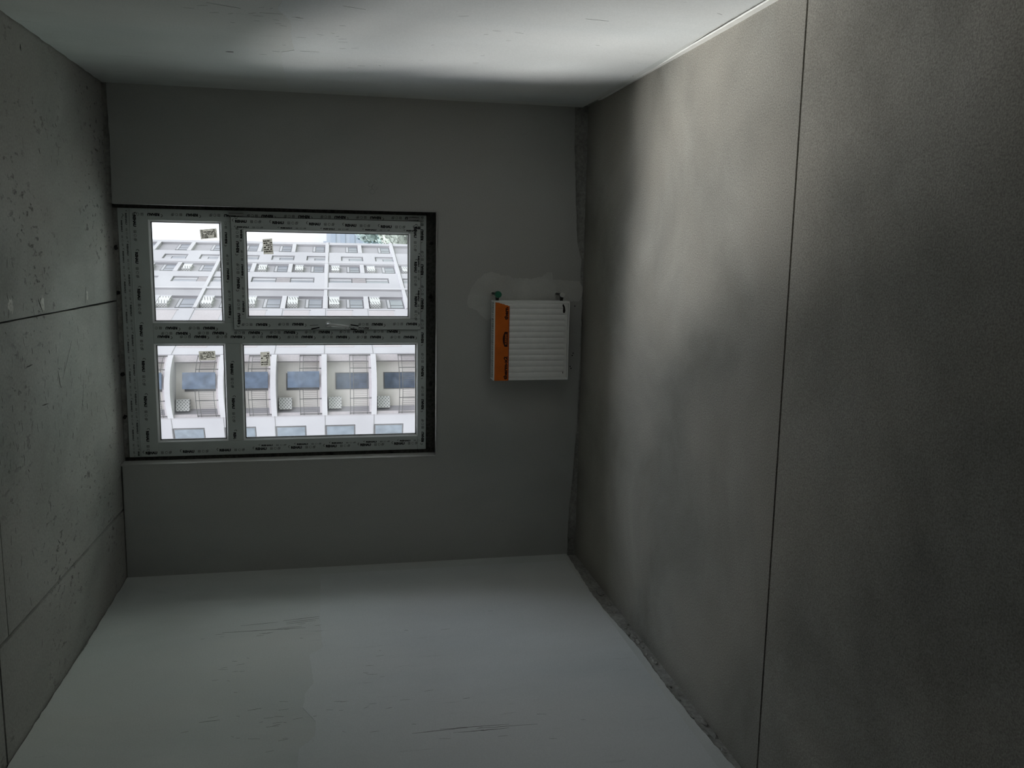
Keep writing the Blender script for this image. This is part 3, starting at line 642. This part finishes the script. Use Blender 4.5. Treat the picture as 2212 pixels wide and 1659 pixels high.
def fbox(b, F, s0, s1, w0, w1, z0, z1):
    return b.hexa([F(s0, w0, z0), F(s1, w0, z0), F(s1, w1, z0), F(s0, w1, z0), F(s0, w0, z1), F(s1, w0, z1), F(s1, w1, z1), F(s0, w1, z1)])
def fb(name, m, F, s0, s1, w0, w1, z0, z1, par=None):
    return fbox(MB(), F, s0, s1, w0, w1, z0, z1).build(name, m, par or bld)
G = -15.7; PITCH = 3.0
def zs(k): return 2.37 + PITCH * k          # centre of slab k
KS = range(-5, 6); TOP = zs(6) + .5  # unseen roofline, height chosen so skylight reaches the room
# solid walls of the receding wing; gaps between are loggias or window columns
LD_ = -.2                                    # loggia depth
fb('wall_panel', m_white, PR, -.02, 3.0, -.35, 0, G, TOP)
for s0, s1, w_, mm, nm in ((3.0, 9.7, 0, m_white, 'wall_panel'), (9.7, 13.0, LD_, m_recess_shade, 'loggia_wall'), (13.0, 14.9, -.02, m_recess_shade, 'recessed_wall'), (14.9, 17.0, 0, m_white, 'wall_panel'),
                       (17.0, 18.6, -.12, m_white, 'window_band_wall'), (18.6, 20.2, 0, m_white, 'wall_panel'), (20.2, 23.1, LD_, m_recess_shade, 'loggia_wall'), (23.1, 24.5, 0, m_white, 'wall_panel'),
                       (24.5, 26.2, -.12, m_white, 'window_band_wall'), (26.2, 27.6, 0, m_white, 'wall_panel'), (27.6, 30.9, LD_, m_recess_shade, 'loggia_wall'), (30.9, 31.8, 0, m_white, 'wall_panel')):
    fb(nm, mm, PR, s0, s1, -3, w_, G, TOP)
fb('roof_parapet', m_slab, PR, -.02, 31.9, -.35, .12, TOP, TOP + .5)
fb('vertical_fin', m_slab, PR, 14.75, 15.15, 0, .10, G, TOP)
fb('vertical_fin', m_slab, PR, 23.35, 23.5, 0, .05, G, TOP)
for k in KS:
    z = zs(k)
    for s0, s1 in ((9.7, 13.0), (20.2, 23.1), (27.6, 30.9)): fb('loggia_slab', m_slab, PR, s0, s1, LD_, .02, z - .17, z + .17)
    fb('slab_joint', m_joint, PR, 0, 9.6, 0, .015, z - .05, z - .02)
    # loggia windows and air-conditioner baskets
    for s0, s1, wz0, wz1 in ((10.45, 12.75, .22, 1.48), (21.0, 23.0, .22, 1.32), (28.5, 30.75, .22, 1.32)):
        f = fb('window', m_wfr, PR, s0, s1, LD_, LD_ + .02, z + wz0, z + wz1)
        c = s0 + (s1 - s0) * .33; zt = z + wz1 - .30
        fb('pane', m_win, PR, c + .09, s1 - .1, LD_ + .02, LD_ + .03, z + wz0 + .06, zt, f)
        fb('pane', m_win, PR, s0 + .1, c - .09, LD_ + .02, LD_ + .03, z + wz0 + .06, zt, f)
        fb('casement', m_wwh, PR, s0 + .1, s1 - .1, LD_ + .02, LD_ + .035, zt + .06, z + wz1 - .06, f)
    for s0, s1, a, b, w_ in ((10.5, 12.3, 1.98, 2.72, .12), (20.85, 22.3, 1.92, 2.58, .05)):
        bx_ = fb('air_conditioner_basket', m_ac, PR, s0, s1, LD_, w_, z + a, z + b)
        fb('basket_cover', m_wwh, PR, s1, s1 + .35, LD_, w_, z + a - .02, z + b + .02, bx_)
    fb('pink_panel', m_pink, PR, 1.2, 9.3, 0, .01, z + 1.1, z + 2.85)
    fb('pink_panel', m_joint, PR, 9.25, 9.32, 0, .02, z + 1.0, z + 2.88)
    # square windows in the flat wall
    f = fb('window', m_wfr, PR, 24.6, 26.15, -.12, -.10, z - .18, z + 1.72)
    fb('pane', m_win, PR, 24.75, 25.6, -.10, -.09, z - .08, z + 1.0, f)
    fb('pane', m_wwh, PR, 25.68, 26.05, -.10, -.09, z - .08, z + 1.64, f)
    fb('pane', m_wwh, PR, 24.75, 25.6, -.10, -.085, z + 1.08, z + 1.64, f)
    if k < 5: fb('spandrel', m_white, PR, 24.5, 26.2, -.12, 0, z + 1.75, z + 2.80)
for j, z1 in enumerate((14.2, 8.2, 2.2, -3.8)):        # tall stair windows, two storeys each
    f = fb('window', m_wfr, PR, 17.05, 18.55, -.12, -.10, z1 - 4.9, z1)
    for a, b in ((z1 - 4.8, z1 - 3.05), (z1 - 1.85, z1 - .1)):
        fb('pane', m_win, PR, 17.2, 17.85, -.10, -.09, a, b, f); fb('pane', m_wwh, PR, 17.95, 18.45, -.10, -.09, a, b, f)
    fb('infill_panel', m_brown, PR, 17.02, 18.6, -.10, -.04, z1 - 3.0, z1 - 1.93)
    fb('spandrel', m_white, PR, 17.0, 18.6, -.12, 0, z1, z1 + 1.1)
for zc in (11.37, 2.37, -3.63):                          # projecting string courses
    fb('string_course', m_slab, PR, 9.7, 31.8, 0, .09 if zc != 2.37 else .03, zc - .13, zc + .13)
    fb('slab_joint', m_joint, PR, 9.7, 31.8, 0, .012, zc - .20, zc - .16)
# left wing, its unseen top set two storeys lower to admit low sun
TL = zs(4) + .3
fb('wall_panel', m_white, PL, 0, .75, -1.0, 0, G, TL); fb('wall_panel', m_white, PL, .75, 24, -3, -.12, G, TL)
fb('roof_parapet', m_slab, PL, .05, 24, -3, .12, TL, TL + .4)
for k in range(-5, 4):
    z = zs(k)
    fb('slab_joint', m_joint, PL, 0, 24, 0, .012, z - .05, z - .02)
    fb('spandrel', m_white, PL, .75, 24, -.12, 0, z, z + 1.12)
    for s0 in (.82, 6.2, 11.5):
        f = fb('window', m_joint, PL, s0, s0 + 3.2, -.12, -.03, z + 1.15, z + 2.90)
        fb('pane', m_blue2, PL, s0 + .05, s0 + 3.15, -.03, -.01, z + 1.2, z + 2.86, f)
    for s0, s1 in ((4.05, 6.2), (9.45, 11.5), (14.75, 24)): fb('wall_panel', m_white, PL, s0, s1, -.12, 0, z + 1.12, z + 3.0)
# curved corner with balconies
fb('balcony_wall', m_beige, PB, .42, BL - .2, -3, -.75, G, TOP)
fb('balcony_return_wall', m_pink, PB, .02, .42, -3, -.02, G, TOP)
fb('balcony_return_wall', m_pink, PB, BL - .22, BL + .05, -3, -.02, G, TOP)
NA = 14
def arcp(i, off=0.0, n=NA):
    t = i / n; s = .0 + t * BL; return s, 1.25 * math.sin(math.pi * t) ** .8 + off
def arc_slab(name, m, zc0, zc1, off, par=bld):
    pts_ = [PB(*arcp(i, off), zc0) for i in range(NA + 1)] + [PB(BL, -1.2, zc0), PB(0, -1.2, zc0)]
    return MB().prism(pts_, (0, 0, zc1 - zc0)).build(name, m, par)
for k in KS:
    z = zs(k)
    arc_slab('balcony_slab', m_slab, z - .19, z + .13, .02)
    arc_slab('balcony_edge', m_pink, z + .13, z + .25, -.12)
    # railing
    rl = MB()
    def rail(h, r, a0=0, a1=NA):
        rl.tube([PB(*arcp(i, -.1), z + h) for i in range(a0, a1 + 1)], r, 5)
    r_ = empty('railing', (0, 0, 0)); r_.parent = bld; r_.matrix_parent_inverse = Matrix.Translation(-bld.location)
    rail(1.42, .022); rail(1.22, .018); rail(.38, .018)
    rl.build('rails', m_rail, r_)
    bars = MB(); nb = 34
    for i in range(1, nb):
        s, w_ = arcp(i, -.1, nb); p = PB(s, w_, z + .38); bars.cyl(p, p + Vector((0, 0, .84)), .010, n=4)
    o_ = bars.build('balusters', m_rail, r_); o_['kind'] = 'stuff'
    for s in (.06, .96, 2.83, BL - .1):
        w_ = 1.25 * math.sin(math.pi * min(1, max(0, s / BL))) ** .8 - .1; p = PB(s, w_, z + .12)
        MB().cyl(p, p + Vector((0, 0, 1.33)), .024, n=6).build('post', m_rail, r_)
    # balcony door under blue sheet; on some storeys the sheet hangs outside the railing
    front = k in (0, 1, 2, 3)
    d = fb('balcony_door', m_wfr, PB, 1.1, 2.15, -.75, -.70, z + .2, z + 2.3)
    if front: fb('blue_sheet', m_blue, PB, 1.18, 2.16, 1.22, 1.25, z + .26, z + 2.12)
    else: fb('pane', m_blue, PB, 1.14, 2.11, -.70, -.68, z + .26, z + 2.24, d)
    fb('air_conditioner_basket', m_ac, PB, 2.65, 3.38, -.75, -.25, z + 1.95, z + 2.78 - .05)
# ---------------------------------------------------------------- beyond the building
gr = MB().box(-180, 260, 2, 700, G - .5, G).build('ground', mat('distant ground', (.30, .33, .28), .95, noise=(.05, .2))); tag(gr, kind='structure')
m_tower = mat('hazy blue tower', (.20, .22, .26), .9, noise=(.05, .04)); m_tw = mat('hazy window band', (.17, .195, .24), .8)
tw = empty('office_tower', (8, 300, G)); tag(tw, 'distant pale blue office block behind the trees', 'building')
MB().box(1.2, 9.6, 300, 316, G, 4.9).build('tower_wall', m_tower, tw)
MB().box(2.4, 4.6, 301, 314, 4.9, 6.0).build('rooftop_box', m_tower, tw)
for i in range(6): MB().box(1.4, 9.4, 299.8, 300, G + 1.5 + i * 3.2, G + 3.0 + i * 3.2).build('window_strip', m_tw, tw)
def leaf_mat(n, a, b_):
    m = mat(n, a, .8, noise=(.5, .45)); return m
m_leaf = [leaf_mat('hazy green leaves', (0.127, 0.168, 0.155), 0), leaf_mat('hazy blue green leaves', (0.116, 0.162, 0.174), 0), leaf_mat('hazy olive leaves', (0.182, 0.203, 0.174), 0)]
m_bark = mat('bark', (.15, .13, .11), .9)
def tree(x, y, top_z, r, mi, label):
    t_ = empty('tree', (x, y, G)); tag(t_, label, 'tree', 'trees beyond the building')
    b_ = MB().tube([(x, y, G), (x + .1, y, G + (top_z - G) * .4), (x, y + .1, top_z - r * .8)], [.28, .2, .08], 8).build('trunk', m_bark, t_)
    c = MB()
    blobs = [(random.uniform(-.6, .6) * r, random.uniform(-.6, .6) * r, random.uniform(-1.5, -.35) * r, random.uniform(.35, .55) * r) for _ in range(12)] + [(0, 0, -.5 * r, .5 * r)]
    for bx_, by, bz, br in blobs:
        g0 = bmesh.ops.create_icosphere(c.bm, subdivisions=3, radius=br * .93)['verts']
        for v in g0: v.co = v.co * random.uniform(.9, 1.06) + Vector((x + bx_, y + by, top_z + bz))
        for _ in range(260):
            d = Vector([random.gauss(0, 1) for _ in range(3)]).normalized() * br * random.uniform(.75, 1.05)
            p = Vector((x + bx_, y + by, top_z + bz)) + d; u = Vector([random.gauss(0, 1) for _ in range(3)]).normalized() * .22; w_ = u.orthogonal().normalized() * .16
            c.quad([p - u, p + w_, p + u, p - w_])
    o_ = c.build('crown', m_leaf[mi], t_)
tree(5.0, 96, -.9, 3.6, 0, 'green tree nearest the facade edge, seen past the building')
tree(4.6, 112, -.6, 3.4, 1, 'bluish green tree standing behind the others, seen past the building')
tree(3.9, 88, -3.0, 2.7, 2, 'olive toned lower tree in the middle, seen past the building')
tree(6.6, 81, -6.2, 2.6, 1, 'dark green tree lowest in view, seen past the building')
tree(9.6, 104, -2.2, 4.2, 0, 'broad green tree farthest to the right, seen past the building')
